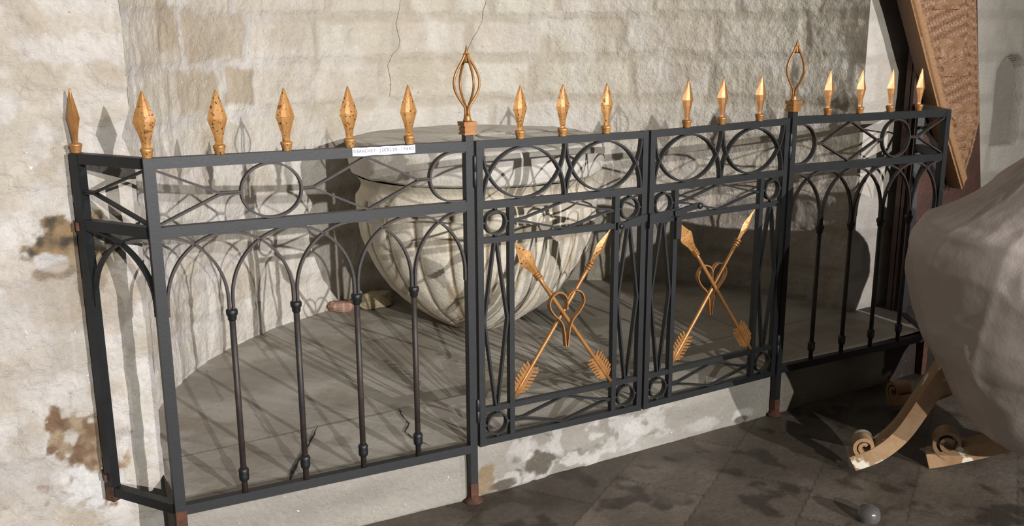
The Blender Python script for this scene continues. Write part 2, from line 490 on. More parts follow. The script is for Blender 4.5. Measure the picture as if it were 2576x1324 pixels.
# plinth face below the railing
def pl_x(z, x): return 0
def pl_tint(s, z):
    n = fbm(s * 6, z * 6, 111, 5)
    c = lerp(col((0.56, 0.52, 0.44)), col((0.66, 0.63, 0.55)), n)
    g = sstep(-0.50, -0.40, s) * (1 - sstep(-0.02, 0.1, s))
    c = lerp(c, col((0.50, 0.47, 0.40)), sstep(0.45, 0.55, fbm(s * 10, z * 12, 113, 4)) * g * 0.8)
    for (cx, cz, rx, rz, sd) in ((-0.42, 0.02, 0.085, 0.045, 1), (-0.54, -0.02, 0.05, 0.018, 2), (0.50, -0.02, 0.04, 0.02, 9)):
        w = blob(s, z, cx, cz + 0.012, rx * 1.5, rz * 1.6, 120 + sd, 0.9, 18)
        c = lerp(c, col((0.88, 0.86, 0.80)), w * 0.9)
        w = blob(s, z, cx, cz, rx, rz, 130 + sd, 0.9, 18)
        c = lerp(c, col((0.24, 0.21, 0.165)), w)
    c = lerp(c, col((0.88, 0.86, 0.81)), sstep(0.60, 0.66, fbm(s * 12, z * 12, 115, 5)) * g * 0.9)
    c = lerp(c, col((0.46, 0.32, 0.16)), blob(s, z, -0.61, 0.02, 0.035, 0.05, 140, 0.8, 22) * 0.8)
    band = sstep(-0.28, -0.22, s) * (1 - sstep(0.14, 0.2, s)) * (1 - sstep(-0.005, 0.005, z - 0.012 - 0.1 * 0))
    c = lerp(c, col((0.74, 0.72, 0.64)), band * 0.7)
    c = lerp(c, col((0.80, 0.77, 0.70)), blob(s, z, 0.33, 0.0, 0.09, 0.03, 141, 0.5) * 0.9)
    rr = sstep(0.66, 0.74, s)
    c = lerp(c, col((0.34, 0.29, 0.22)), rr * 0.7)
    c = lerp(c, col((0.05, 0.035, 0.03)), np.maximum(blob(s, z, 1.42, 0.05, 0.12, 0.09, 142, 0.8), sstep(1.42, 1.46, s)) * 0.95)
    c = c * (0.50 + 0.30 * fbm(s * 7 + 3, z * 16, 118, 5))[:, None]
    c = lerp(c, col((0.80, 0.78, 0.73)), sstep(0.60, 0.68, fbm(s * 11, z * 18, 119, 6)) * sstep(-0.55, -0.4, s) * (1 - sstep(0.0, 0.3, s)) * 0.6)
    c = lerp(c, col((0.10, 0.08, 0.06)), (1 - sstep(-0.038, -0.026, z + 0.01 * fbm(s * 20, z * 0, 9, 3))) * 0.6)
    return c
def pl_pos(s, z, d):
    t = np.clip((0.15 - z) / 0.19, 0, 1)
    w = np.clip(-1.545 - s, 0, None)          # wraps round the left end
    return np.stack([np.maximum(s, -1.545), YS + ybend(np.maximum(s, -1.545)) - d - 0.006 * t + w, z], 1)
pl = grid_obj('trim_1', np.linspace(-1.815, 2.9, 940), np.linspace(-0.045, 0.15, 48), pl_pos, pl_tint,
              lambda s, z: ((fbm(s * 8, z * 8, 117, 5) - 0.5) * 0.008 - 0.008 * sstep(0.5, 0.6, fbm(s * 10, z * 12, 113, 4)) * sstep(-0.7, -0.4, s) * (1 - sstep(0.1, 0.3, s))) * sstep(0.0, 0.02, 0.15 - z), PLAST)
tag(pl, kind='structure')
# step top to the right of the apse mouth (in front of the right wall face)
nf2 = MB().box((1.60, YS, 0.10), (2.9, 0.46, 0.15)).build('trim_2', mat('grey_stone', (0.10, 0.085, 0.07), 0.8, 0, 0.4, 40))
tag(nf2, kind='structure')

# nave floor
def fl_tint(s, y):
    n = fbm(s * 3.2, y * 3.2, 151, 5)
    c = lerp(col((0.12, 0.098, 0.074)), col((0.23, 0.195, 0.155)), sstep(0.3, 0.7, n))
    a = math.radians(-32)
    u = s * math.cos(a) - y * math.sin(a); v = s * math.sin(a) + y * math.cos(a)
    iu, iv = np.floor(u / 0.42 + 0.5 * (np.floor(v / 0.30) % 2)), np.floor(v / 0.30)
    h = hash2(iu, iv, 33)
    c = c * (0.75 + 0.5 * h)[:, None]
    fu = (u / 0.42 + 0.5 * (iv % 2)) % 1.0; fv = (v / 0.30) % 1.0
    ln = np.maximum(1 - sstep(0.004, 0.014, np.minimum(fv, 1 - fv)), 1 - sstep(0.004, 0.012, np.minimum(fu, 1 - fu)))
    c = lerp(c, col((0.05, 0.04, 0.032)), ln * 0.6)
    c = lerp(c, col((0.045, 0.035, 0.028)), sstep(0.58, 0.72, fbm(s * 11, y * 11, 153, 4)) * 0.7)
    c = lerp(c, col((0.20, 0.175, 0.14)), sstep(0.62, 0.74, fbm(s * 8 + 5, y * 8, 155, 4)) * 0.5)
    return c
fl = grid_obj('floor', np.concatenate([np.linspace(-6, -2.05, 20)[:-1], np.linspace(-2.05, 2.6, 480), np.linspace(2.65, 7, 20)]),
              np.concatenate([np.linspace(-9, -1.6, 40)[:-1], np.linspace(-1.6, 0.42, 260)]),
              lambda s, y, d: np.stack([s, y, -0.036 + d], 1), fl_tint, lambda s, y: (fbm(s * 4, y * 4, 157, 4) - 0.5) * 0.008, FLOOR)
tag(fl, kind='structure')

# cracks, as thin dark fissures belonging to floor and wall
def ribbon(pts, w, nrm, name, material, jag=0.0018):
    P = []
    for i in range(len(pts) - 1):
        a, b = Vector(pts[i]), Vector(pts[i + 1])
        for k in range(6):
            q = a.lerp(b, k / 6.0)
            P.append(q + Vector((rnd.uniform(-jag, jag), 0 if abs(nrm[1]) > 0.5 else rnd.uniform(-jag, jag), 0)))
    P.append(Vector(pts[-1]))
    n = len(P); vs = []; fs = []
    for i in range(n):
        t = (P[min(i + 1, n - 1)] - P[max(0, i - 1)]).normalized()
        sd = t.cross(Vector(nrm)).normalized()
        ww = w * (0.5 + 0.8 * rnd.random()) * min(1, (i + 0.4) / 3, (n - i - 0.6) / 3)
        vs += [P[i] - sd * ww / 2, P[i] + sd * ww / 2]
    for i in range(n - 1): fs.append((2 * i, 2 * i + 1, 2 * i + 3, 2 * i + 2))
    return vs, fs
def add_ribbons(target, ribs, material):
    me = target.data
    mb = MB()
    for vs, fs in ribs: mb.add(vs, fs)
    o = mb.build(target.name + '_crack', material, origin=(0, 0, 0))
    o.parent = target
    o.name = 'crack'
    return o
zc = 0.1545
add_ribbons(nf, [ribbon([(-1.028, 0.404, zc), (-1.102, 0.282, zc), (-1.169, 0.187, zc), (-1.250, 0.045, zc)], 0.010, (0, 0, 1), '', CRACK),
                 ribbon([(-0.732, 0.405, zc), (-0.753, 0.343, zc), (-0.762, 0.264, zc), (-0.803, 0.209, zc), (-0.800, 0.147, zc), (-0.780, 0.06, zc)], 0.005, (0, 0, 1), '', CRACK)], CRACK)
def apse_pt(s, z, off=0.006):
    q = apse_pos(np.array([s]), np.array([z]), apse_disp(np.array([s]), np.array([z])) + off)[0]
    return tuple(q)
def apse_path(pts):
    out = []
    for i in range(len(pts) - 1):
        for k in range(5):
            t = k / 5
            out.append(apse_pt(pts[i][0] * (1 - t) + pts[i + 1][0] * t, pts[i][1] * (1 - t) + pts[i + 1][1] * t, 0.0025))
    out.append(apse_pt(*pts[-1], 0.0025))
    return out
def dense_ribbon(P, w, nrm):
    P = [Vector(p) for p in P]; n = len(P); vs = []; fs = []
    for i in range(n):
        t = (P[min(i + 1, n - 1)] - P[max(0, i - 1)]).normalized()
        sd = t.cross(Vector(nrm)).normalized()
        ww = w * (0.5 + rnd.random())
        vs += [P[i] - sd * ww / 2, P[i] + sd * ww / 2]
    for i in range(n - 1): fs.append((2 * i, 2 * i + 1, 2 * i + 3, 2 * i + 2))
    return vs, fs
add_ribbons(wa, [dense_ribbon(apse_path([(0.40, 1.60), (0.392, 1.545), (0.380, 1.52), (0.377, 1.47), (0.350, 1.42), (0.326, 1.386), (0.31, 1.35), (0.295, 1.321)]), 0.0016, (0, -1, 0)),
                 dense_ribbon(apse_path([(-0.033, 1.60), (-0.05, 1.50), (-0.063, 1.453), (-0.05, 1.38), (-0.054, 1.343), (-0.09, 1.31), (-0.116, 1.264), (-0.10, 1.18), (-0.111, 1.12)]), 0.0013, (0, -1, 0))], FINECRACK)

# ------------------------------------------------------------------ railing geometry: fence coordinates -> world
TZ, MZ, BZ = 1.10, 0.923, 0.150
CXN, GXN = 1.554, 0.666
def lin(x, st):
    if x <= st[0][0]: return st[0][1]
    for (a, va), (b, vb) in zip(st, st[1:]):
        if x <= b: return va + (vb - va) * (x - a) / (b - a)
    return st[-1][1]
def fence(x, d, z):
    ax = abs(x)
    y = (0.046 if x < 0 else 0.010) * (ax - GXN) / (CXN - GXN) if ax > GXN else 0.0
    t = max(0, min(1, (z - BZ) / (TZ - BZ)))
    oT = lin(x, [(-1.55, 0.001), (-.666, -0.003), (.666, 0.008), (1.55, -0.003)])
    oB = lin(x, [(-1.55, -0.002), (-.666, -0.006), (.666, 0.009), (1.55, -0.012)])
    return (x, y + d, z - 0.0052 * x + oT * t + oB * (1 - t))
def gate(x, d, z):
    y = -0.005 * (1 - abs(x) / GXN)
    t = max(0, min(1, (z - BZ) / (TZ - BZ)))
    oT = lin(x, [(-.64, 0.0), (0, -0.003), (.64, 0.008)])
    oB = lin(x, [(-.64, 0.005), (0, -0.002), (.64, 0.001)])
    return (x, y + d, z - 0.0052 * x + oT * t + oB * (1 - t))

def arc(cx, cz, rx, rz, a0, a1, n=24):
    return [(cx + rx * math.cos(math.radians(a0 + (a1 - a0) * i / n)), cz + rz * math.sin(math.radians(a0 + (a1 - a0) * i / n))) for i in range(n + 1)]

def spear(parent, x, zb, fn, rot=0.0, h=0.168, speck=False, sc=1.0):
    """flattened spearhead with a ridged collar"""
    c = Vector(fn(x, 0, zb)); G = GOLDS if speck else GOLD
    ca, sa = math.cos(rot), math.sin(rot)
    def tr(px, py, pz):
        return (c.x + px * ca - py * sa, c.y + px * sa + py * ca, c.z + pz)
    hb = MB()
    rows = [(0.0115, 0.0060, 0.024), (0.0105, 0.0065, 0.034), (0.0130, 0.0085, 0.050), (0.0200, 0.0110, 0.073),
            (0.0262, 0.0120, 0.092), (0.0225, 0.0105, 0.106), (0.0130, 0.0075, 0.135), (0.0030, 0.0030, h - 0.004), (0.0006, 0.0006, h)]
    vs = []; fs = []
    for w, d, z in rows:
        w *= sc
        vs += [tr(*p) for p in ((w, 0, z), (w * .5, d * .62, z), (0, d, z), (-w * .5, d * .62, z), (-w, 0, z), (-w * .5, -d * .62, z), (0, -d, z), (w * .5, -d * .62, z))]
    for i in range(len(rows) - 1):
        for k in range(8):
            fs.append((i * 8 + k, i * 8 + (k + 1) % 8, i * 8 + 8 + (k + 1) % 8, i * 8 + 8 + k))
    fs.append(tuple(range(8))[::-1]); fs.append(tuple((len(rows) - 1) * 8 + k for k in range(8)))
    hb.add(vs, fs)
    o = hb.build('spearhead', G, parent)
    cb = MB().lathe([(0.0115, 0), (0.0130, 0.004), (0.0120, 0.008), (0.0145, 0.011), (0.0135, 0.014), (0.0160, 0.018), (0.0165, 0.021), (0.0155, 0.025), (0.010, 0.027)], 20, c)
    cb.build('collar', G, o)
    return o

def finial(parent, x, zb, fn):
    c = Vector(fn(x, 0, zb))
    def P(px, py, pz): return (c.x + px, c.y + py, c.z + pz)
    blk = MB()
    for (w, z0, z1) in ((0.0195, 0.0, 0.007), (0.0165, 0.007, 0.011), (0.0185, 0.011, 0.016), (0.0185, 0.016, 0.021), (0.0165, 0.021, 0.025), (0.0205, 0.025, 0.031), (0.0215, 0.031, 0.038)):
        blk.box(P(-w, -w, z0), P(w, w, z1))
    blk.lathe([(0.013, 0.038), (0.012, 0.044), (0.0095, 0.050), (0.0105, 0.056)], 14, c)
    o = blk.build('finial', GOLD, parent)
    cage = MB()
    zz0, zz1 = 0.055, 0.232
    for k in range(4):
        a = math.pi / 2 * k
        pts = []
        for i in range(23):
            t = i / 22
            # narrow neck, swelling low, long taper to the tip
            r = 0.0055 + 0.0365 * (math.sin(math.pi * min(1, max(0, (t - 0.12) / 0.86)) ** 0.92) ** 1.25)
            if t < 0.12: r = 0.0055
            pts.append(P(r * math.cos(a), r * math.sin(a), zz0 + (zz1 - zz0) * t))
        cage.tube(pts, 0.0038, 7)
    cage.build('cage', GOLD, o)
    tip = MB().lathe([(0.0095, 0), (0.0105, 0.006), (0.006, 0.028), (0.0008, 0.050)], 8, P(0, 0, 0.205))
    tip.build('tip', GOLD, o)
    return o

def railing(sg, name, label):
    """sg = -1: panel left of the gate, +1: its mirror image on the right"""
    X = lambda v: sg * v
    root = empty(name, fence(X(GXN), 0, -0.03))
    fn = fence
    cor = Vector(fn(X(CXN), 0, 0))
    rear = Vector((-1.69, 0.262, 0)) if sg < 0 else Vector((1.735, 0.262, 0))
    # posts
    def post(x, w, z0, z1, nm='post'):
        p = MB(); p.box((x - w / 2, -w / 2, z0), (x + w / 2, w / 2, z1), fn)
        return p.build(nm, IRON, root)
    MB().box((X(CXN) - .014, -.014, 0.10), (X(CXN) + .014, .014, 1.114), fn).build('post', IRON, root)
    g = MB().box((X(GXN) - .0125, -.0125, -0.032), (X(GXN) + .0125, .0125, 1.133), fn).build('post', IRON, root)
    MB().box((X(GXN) - .0132, -.0132, -0.033), (X(GXN) + .0132, .0132, 0.03), fn).lathe([(0.032, -0.034), (0.030, -0.030), (0.018, -0.024), (0.014, -0.010)], 12, (X(GXN), 0, 0), fn).build('rusted_foot', RUST, g)
    MB().box((X(CXN) - .0145, -.0145, -0.036), (X(CXN) + .0145, .0145, 0.15), fn).build('rusted_foot', RUST, root)
    d2 = (Vector((rear.x, rear.y)) - Vector((cor.x, cor.y)))
    L2 = d2.length; d2.normalize(); nrm = Vector((-d2.y, d2.x))
    zc = fn(X(CXN), 0, TZ)[2] - TZ
    def ret(u, d, z):          # coordinates of the short return: u from the corner post to the wall
        return (cor.x + d2.x * u + nrm.x * d, cor.y + d2.y * u + nrm.y * d, z + zc)
    rp = MB().box((L2 - .014, -.014, 0.125), (L2 + .014, .014, 1.114), ret).build('post', IRON, root)
    MB().box((L2 - .0146, -.0146, 0.12), (L2 + .0146, .0146, 0.165), ret).build('rusted_foot', RUST, rp)
    # rails
    a, b = sorted((X(CXN - .014), X(GXN + .0125)))
    for nm, z in (('top_rail', TZ), ('middle_rail', MZ), ('bottom_rail', BZ)):
        MB().box((a, -.0125, z - .014), (b, .0125, z + .014), fn, nx=4).build(nm, IRON, root)
        MB().box((.014, -.0125, z - .014), (L2 - .014, .0125, z + .014), ret).build(nm, IRON, root)
    # frieze: half lozenge, ring, lozenge, half ring
    zm = (TZ + MZ) / 2; hh = (TZ - MZ) / 2 - 0.014
    lo, hi = MZ + .014, TZ - .014
    k = 1.248
    MB().prof(arc(X(k), zm, 0.081, hh - .002, 0, 360, 48)[:-1], .006, .016, True, fn).build('ring', IRONB, root)
    MB().prof([(X(CXN - .014), hi - .004), (X(1.385), zm + .002), (X(k + .083), zm + .002)], .006, .015, False, fn).prof(
        [(X(CXN - .014), lo + .004), (X(1.385), zm - .002), (X(k + .083), zm - .002)], .006, .015, False, fn).build('half_lozenge', IRONB, root)
    MB().prof([(X(k - .083), zm), (X(1.133), zm), (X(0.98), hi), (X(0.826), zm), (X(0.792), zm)], .006, .015, False, fn).prof(
        [(X(k - .083), zm - .003), (X(1.133), zm - .003), (X(0.98), lo), (X(0.826), zm - .003), (X(0.792), zm - .003)], .006, .015, False, fn).build('lozenge', IRONB, root)
    cx = GXN + .046
    pts = [(X(GXN + .0125), hi - .001)] + [(X(cx + .078 * math.cos(t)), zm + (hh - .002) * math.sin(t)) for t in [math.pi / 2 - math.pi * i / 24 for i in range(25)]] + [(X(GXN + .0125), lo + .001)]
    MB().prof(pts, .006, .018, False, fn).build('half_ring', IRONB, root)
    # interlaced arches over two bays each, and balusters
    bs = [CXN - .178, CXN - .178 - (CXN - .178 - GXN - .183) / 3, CXN - .178 - 2 * (CXN - .178 - GXN - .183) / 3, GXN + .183]
    node = [CXN - .014] + bs + [GXN + .0125]
    zt = 0.697; top = MZ - .015
    def leg(x0, x1):
        """quarter arch rising from x0 (on its collar) to the crown above x1"""
        s_ = 1 if x1 > x0 else -1
        w = abs(x1 - x0); q = []
        for i in range(19):
            t = math.pi / 2 * i / 18
            q.append((x1 - s_ * w * math.cos(t) ** 1.0, zt + .028 + (top - zt - .028) * math.sin(t) ** 1.0))
        return [(x0, zt)] + q
    o_ = .0055
    for i in range(6):
        p = []
        if i - 1 >= 0:
            l1 = leg(node[i - 1] - o_ * (1 if i - 1 > 0 else 0.5), node[i]); p += l1
        if i + 1 <= 5:
            l2 = leg(node[i + 1] + o_ * (1 if i + 1 < 5 else 0.5), node[i]); p += l2[::-1][(1 if p else 0):]
        MB().prof([(X(x), z) for x, z in p], .0065, .013, False, fn).build('arch', IRONB, root)
    for x in bs:
        b = MB(); cc = fn(X(x), 0, 0); off = cc[2]
        zb = BZ + .012
        b.lathe([(.0085, BZ + .010), (.0085, zt + .004)], 14, (cc[0], cc[1], off), None)
        bo = b.build('baluster', IRONB, root)
        c1 = MB().lathe([(.0095, zt - .030), (.0120, zt - .026), (.0120, zt - .018), (.0155, zt - .012), (.0160, zt - .002), (.0140, zt + .002), (.006, zt + .003)], 16, (cc[0], cc[1], off))
        c1.build('collar', IRON, bo)
        c2 = MB().lathe([(.0090, .196), (.0130, .200), (.0145, .212), (.0135, .222), (.0150, .228), (.0125, .234), (.0090, .236)], 16, (cc[0], cc[1], off))
        c2.build('collar', IRON, bo)
    # return panel: half lozenge and two crossing quarter arches
    MB().prof([(.014, hi - .004), (L2 - .055, zm + .002), (L2 - .014, zm + .002)], .006, .015, False, ret).prof(
        [(.014, lo + .004), (L2 - .055, zm - .002), (L2 - .014, zm - .002)], .006, .015, False, ret).build('half_lozenge', IRON, root)
    for (u0, u1) in ((.016, L2 - .016), (L2 - .016, .016)):
        MB().prof(leg(u0, u1), .0065, .016, False, ret).build('arch', IRON, root)
    # wall anchors
    if sg < 0:
        for z in (0.918, 0.19):
            e = Vector(ret(L2, 0, z))
            MB().box((e.x - .022, e.y - .004, e.z - .011), (e.x + .012, YL + .012, e.z + .011)).build('wall_anchor', RUST, root)
    # spears
    speck = {0: True, 1: True, 2: True}
    for i, x in enumerate([CXN] + bs):
        if sg > 0 and i == 0: continue
        spear(root, X(x), TZ + .013, fn, 0.0 if i else (0.15 * sg), speck=(sg < 0), sc=1.0 if i else 1.06)
    e = ret(L2, 0, TZ + .013 - zc)
    if sg < 0: spear(root, 0, 0, lambda *q: (e[0], e[1], e[2] + zc), math.atan2(d2.y, d2.x), sc=1.0)
    finial(root, X(GXN), 1.133, fn)
    tag(root, label, 'railing')
    return root

rl = railing(-1, 'iron_railing', 'black iron railing panel left of the gate, with white name plate on top rail')
rr = railing(1, 'iron_railing', 'black iron railing panel right of the gate, in shadow beside the draped stand')

# white plate on the left panel's top rail
pb = MB()
x0, x1, z0, z1 = -1.024, -0.838, TZ - .010, TZ + .013
zc0 = 0
n = 14; vs = []; fs = []
for i in range(n + 1):
    x = x0 + (x1 - x0) * i / n
    zt_ = z1 + 0.0008 * math.sin(i * 1.9); zb_ = z0 + 0.0008 * math.cos(i * 1.3)
    vs += [fence(x, -.0125, zb_), fence(x, -.0145, zb_), fence(x, -.0145, zt_), fence(x, -.0125, zt_)]
for i in range(n):
    for j in range(4): fs.append((i * 4 + j, i * 4 + (j + 1) % 4, i * 4 + 4 + (j + 1) % 4, i * 4 + 4 + j))
fs += [(3, 2, 1, 0), (n * 4, n * 4 + 1, n * 4 + 2, n * 4 + 3)]
pb.add(vs, fs)
plate = pb.build('name_plate', PLATE, rl)
plate['label'] = 'white plate with stamped grey lettering'
def text_mesh(txt, size):
    cu = bpy.data.curves.new('lettering', 'FONT'); cu.body = txt; cu.size = size; cu.align_x = 'CENTER'; cu.align_y = 'CENTER'
    cu.space_character = 1.0; cu.extrude = 0.0002
    o = bpy.data.objects.new('lettering', cu); COL.objects.link(o)
    dg = bpy.context.evaluated_depsgraph_get()
    me = bpy.data.meshes.new_from_object(o.evaluated_get(dg))
    vs = [v.co.copy() for v in me.vertices]; fs = [tuple(p.vertices) for p in me.polygons]
    bpy.data.objects.remove(o); bpy.data.meshes.remove(me); bpy.data.curves.remove(cu)
    return vs, fs
lt = MB()
marks = [('C', .018), ('I', .028), ('B', .050), ('A', .073), ('N', .100), ('C', .127), ('H', .153), ('E', .180), ('T', .207), ('.', .237), ('J', .263),
         ('O', .290), ('C', .314), ('E', .338), ('L', .362), ('Y', .386), ('N', .412), ('.', .442), ('1', .470), ('9', .495), ('8', .520), ('8', .545), ('C', .570), ('I', .582)]
span = .600
for ch, u in marks:
    vs, fs = text_mesh(ch, 0.0125 if ch not in 'I' else 0.011)
    x = x0 + (x1 - x0) * u / span
    zc_ = TZ + 0.003 + (0.0035 if ch == '.' else 0) + rnd.uniform(-.0004, .0004)
    lt.add([fence(x + v.x * 0.8, -.0146 - v.z * 0.8, zc_ + v.y) for v in vs], fs)
lt.build('lettering', INK, plate)

# ------------------------------------------------------------------ gate leaves
GT, GM, G3, G4, G5 = 1.098, 0.915, 0.806, 0.2575, 0.150
AX, SX, IX, JX = 0.6330, 0.0165, 0.5235, 0.1245
def gate_leaf(sg, name, label):
    X = lambda v: sg * v
    fn = gate
    root = empty(name, fn(X(AX), 0, 0.139))
    def bar(nm, xa, xb, za, zb, d=.022):
        xa, xb = sorted((X(xa), X(xb)))
        return MB().box((xa, -d / 2, za), (xb, d / 2, zb), fn, nx=2).build(nm, IRON, root)
    bar('stile', AX - .0105, AX + .0105, G5 - .012, GT + .012)
    bar('stile', SX - .0115, SX + .0095, G5 - .012, GT + .012)
    for nm, z in (('top_rail', GT), ('frieze_rail', GM), ('lock_rail', G3), ('lower_rail', G4), ('bottom_rail', G5)):
        w = .011 if nm in ('top_rail', 'frieze_rail', 'bottom_rail') else .009
        bar(nm, SX + .0095, AX - .0105, z - w, z + w, .022 if w > .01 else .018)
    for x in (IX, JX):
        bar('inner_bar', x - .009, x + .009, G5 + .011, GM - .011, .020)
    # frieze of two interlaced ovals: rising and hanging half ellipses
    a, b = SX + .0095, AX - .0105; w = (b - a) / 2
    lo, hi = GM + .011, GT - .011
    for k in range(2):
        c = a + w * (k + .5)
        MB().prof([(X(c + (w / 2 - .003) * math.cos(t)), lo + (hi - lo - .002) * math.sin(t)) for t in [math.pi * i / 30 for i in range(31)]], .006, .020, False, fn).build('frieze_arch', IRON, root)
        MB().prof([(X(c + (w / 2 - .003) * math.cos(t)), hi - (hi - lo - .002) * math.sin(t)) for t in [math.pi * i / 30 for i in range(31)]], .006, .018, False, fn).build('frieze_arch', IRON, root)
    # small rings in the corners
    for (xa, xb) in ((IX + .009, AX - .0105), (SX + .0095, JX - .009)):
        for (za, zb) in ((G3 + .009, GM - .011), (G5 + .011, G4 - .009)):
            cx, cz = (xa + xb) / 2, (za + zb) / 2; r = .0355
            q = MB().prof(arc(X(cx), cz, r, r, 0, 360, 32)[:-1], .006, .020, True, fn)
            for (ux, uz) in ((1, 0), (-1, 0), (0, 1), (0, -1)):
                q.lathe([(.005, -.011), (.007, -.006), (.007, .006), (.005, .011)], 8, (0, 0, 0), lambda px, py, pz, ux=ux, uz=uz: fn(X(cx + ux * (r + .006)) + px * .9, pz * .8, cz + uz * (r + .006) + py * .9))
            q.build('small_ring', IRON, root)
    # flat lozenges between them
    for (za, zb) in ((G3 + .009, GM - .011), (G5 + .011, G4 - .009)):
        xa, xb = JX + .009, IX - .009; xm = (xa + xb) / 2; zm = (za + zb) / 2
        MB().prof([(X(xa), zm), (X(xa + .04), zm + .004), (X(xm), zb), (X(xb - .04), zm + .004), (X(xb), zm)], .0055, .014, False, fn).prof(
            [(X(xa), zm - .003), (X(xa + .04), zm - .007), (X(xm), za), (X(xb - .04), zm - .007), (X(xb), zm - .003)], .0055, .014, False, fn).build('flat_lozenge', IRON, root)
    # tall lozenges in the side strips
    for (xa, xb) in ((IX + .009, AX - .0105), (SX + .0095, JX - .009)):
        xm = (xa + xb) / 2; zm = (G3 + G4) / 2 + .02; za, zb = G4 + .009, G3 - .009
        MB().prof([(X(xm - .004), zb), (X(xa + .004), zm), (X(xm - .004), za)], .0065, .016, False, fn).prof(
            [(X(xm + .004), zb), (X(xb - .004), zm), (X(xm + .004), za)], .0065, .016, False, fn).build('tall_lozenge', IRON, root)
    # crossed arrows (the same hand in both leaves)
    xo = 0.0 if sg < 0 else 0.648
    def arrow(tip, tail, yoff, hw=1.0):
        T, E = Vector(tip), Vector(tail)
        d = (E - T); L = d.length; d.normalize(); q = Vector((-d.y, d.x))
        def fr(u, v, y=0): 
            p = T + d * u + q * v
            return fn(p.x + xo, y + yoff, p.y)
        sh = MB(); pts = [fr(0.135 + (L - 0.135) * i / 10, 0) for i in range(11)]
        sh.tube(pts, .0068, 10)
        ao = sh.build('arrow', GOLD, root)
        hd = MB(); rows = [(0.0, .001, .001), (.055, .018, .006), (.066, .0225, .008), (.078, .0215, .009), (.105, .013, .009), (.138, .008, .007)]
        vs = []; fs = []
        for u, w_, t_ in rows:
            w_ *= hw * 1.2
            vs += [fr(u, w_), fr(u, 0, -t_), fr(u, -w_), fr(u, 0, t_)]
        for i in range(len(rows) - 1):
            for k in range(4): fs.append((i * 4 + k, i * 4 + (k + 1) % 4, i * 4 + 4 + (k + 1) % 4, i * 4 + 4 + k))
        fs += [(0, 1, 2, 3), (20, 23, 22, 21)]
        hd.add(vs, fs); hd.build('arrowhead', GOLDS, ao)
        cl = MB()
        for u in (.132, .142, .152):
            pts = [fr(u - .004, 0), fr(u - .002, 0), fr(u + .002, 0), fr(u + .004, 0)]
            cl.tube(pts, [.008, .0125, .0125, .008], 12)
        cl.build('collar', GOLD, ao)
        ft = MB(); nb = 8
        for s_ in (-1, 1):
            for i in range(nb):
                u0 = L - .118 + i * .0125
                w_ = .034 if 0 < i < nb - 1 else .026
                vs = [fr(u0, s_ * .004, -.002), fr(u0 + .0105, s_ * .004, -.002), fr(u0 + .0105 - .012 + .016, s_ * w_, -.002), fr(u0 - .012 + .016, s_ * w_, -.002)]
                vs = [fr(u0, s_ * .003, y) for y in (-.0025,)] + [fr(u0 + .0080, s_ * .003, -.0025), fr(u0 + .0050 - .010, s_ * w_, -.0018), fr(u0 - .002 - .010, s_ * w_, -.0018)] + \
                     [fr(u0, s_ * .003, .0025), fr(u0 + .0080, s_ * .003, .0025), fr(u0 + .0050 - .010, s_ * w_, .0018), fr(u0 - .002 - .010, s_ * w_, .0018)]
                ft.add(vs, [(0, 1, 2, 3), (7, 6, 5, 4), (0, 4, 5, 1), (1, 5, 6, 2), (2, 6, 7, 3), (3, 7, 4, 0)])
            vs = [fr(L - .118, s_ * .003, -.0012), fr(L - .018, s_ * .003, -.0012), fr(L - .030, s_ * .018, -.0010), fr(L - .124, s_ * .014, -.0010),
                  fr(L - .118, s_ * .003, .0012), fr(L - .018, s_ * .003, .0012), fr(L - .030, s_ * .018, .0010), fr(L - .124, s_ * .014, .0010)]
            ft.add(vs, [(0, 1, 2, 3), (7, 6, 5, 4), (0, 4, 5, 1), (1, 5, 6, 2), (2, 6, 7, 3), (3, 7, 4, 0)])
        ft.build('fletching', GOLD, ao)
    arrow((-0.512, 0.790), (-0.137, 0.270), -.007)
    arrow((-0.138, 0.795), (-0.512, 0.272), .007, 0.6)
    # heart
    hc = []
    cx, zt_ = -0.3245 + xo, 0.592
    pts = [(0, -.008), (.011, .012), (.032, .021), (.054, .012), (.066, -.010), (.063, -.030), (.048, -.052), (.027, -.072), (.015, -.092), (.009, -.120), (.004, -.165)]
    def cr(P, n=5):
        out = []
        for i in range(len(P) - 1):
            p0 = P[max(i - 1, 0)]; p1 = P[i]; p2 = P[i + 1]; p3 = P[min(i + 2, len(P) - 1)]
            for k in range(n):
                t = k / n
                out.append(tuple(0.5 * (2 * p1[j] + (p2[j] - p0[j]) * t + (2 * p0[j] - 5 * p1[j] + 4 * p2[j] - p3[j]) * t * t + (-p0[j] + 3 * p1[j] - 3 * p2[j] + p3[j]) * t ** 3) for j in (0, 1)))
        out.append(P[-1]); return out
    hp = cr([(.002, -.040)] + pts)
    ht = MB()
    for s_ in (-1, 1):
        ht.prof([(cx + s_ * x, zt_ + z) for x, z in hp], .0042, .016, False, fn, y=-.016 if sg < 0 else .018)
    ht.build('heart', GOLD, root)
    for x in ((.487, .334, .168) if sg < 0 else (.165, .322, .500)):
        spear(root, X(x), GT + .010, fn, 0.0, h=.160, speck=(sg < 0), sc=.94)
    hinges = ((0.972, 1.061), (0.226, 0.299))
    for za, zb in hinges:
        p = fn(X(AX + .0175), -.012, 0)
        MB().lathe([(.004, za - .004), (.0072, za), (.0072, (za + zb) / 2 - .001), (.0064, (za + zb) / 2), (.0072, (za + zb) / 2 + .001), (.0072, zb), (.004, zb + .004)], 12, (p[0], p[1], p[2])).build('hinge', IRON, root)
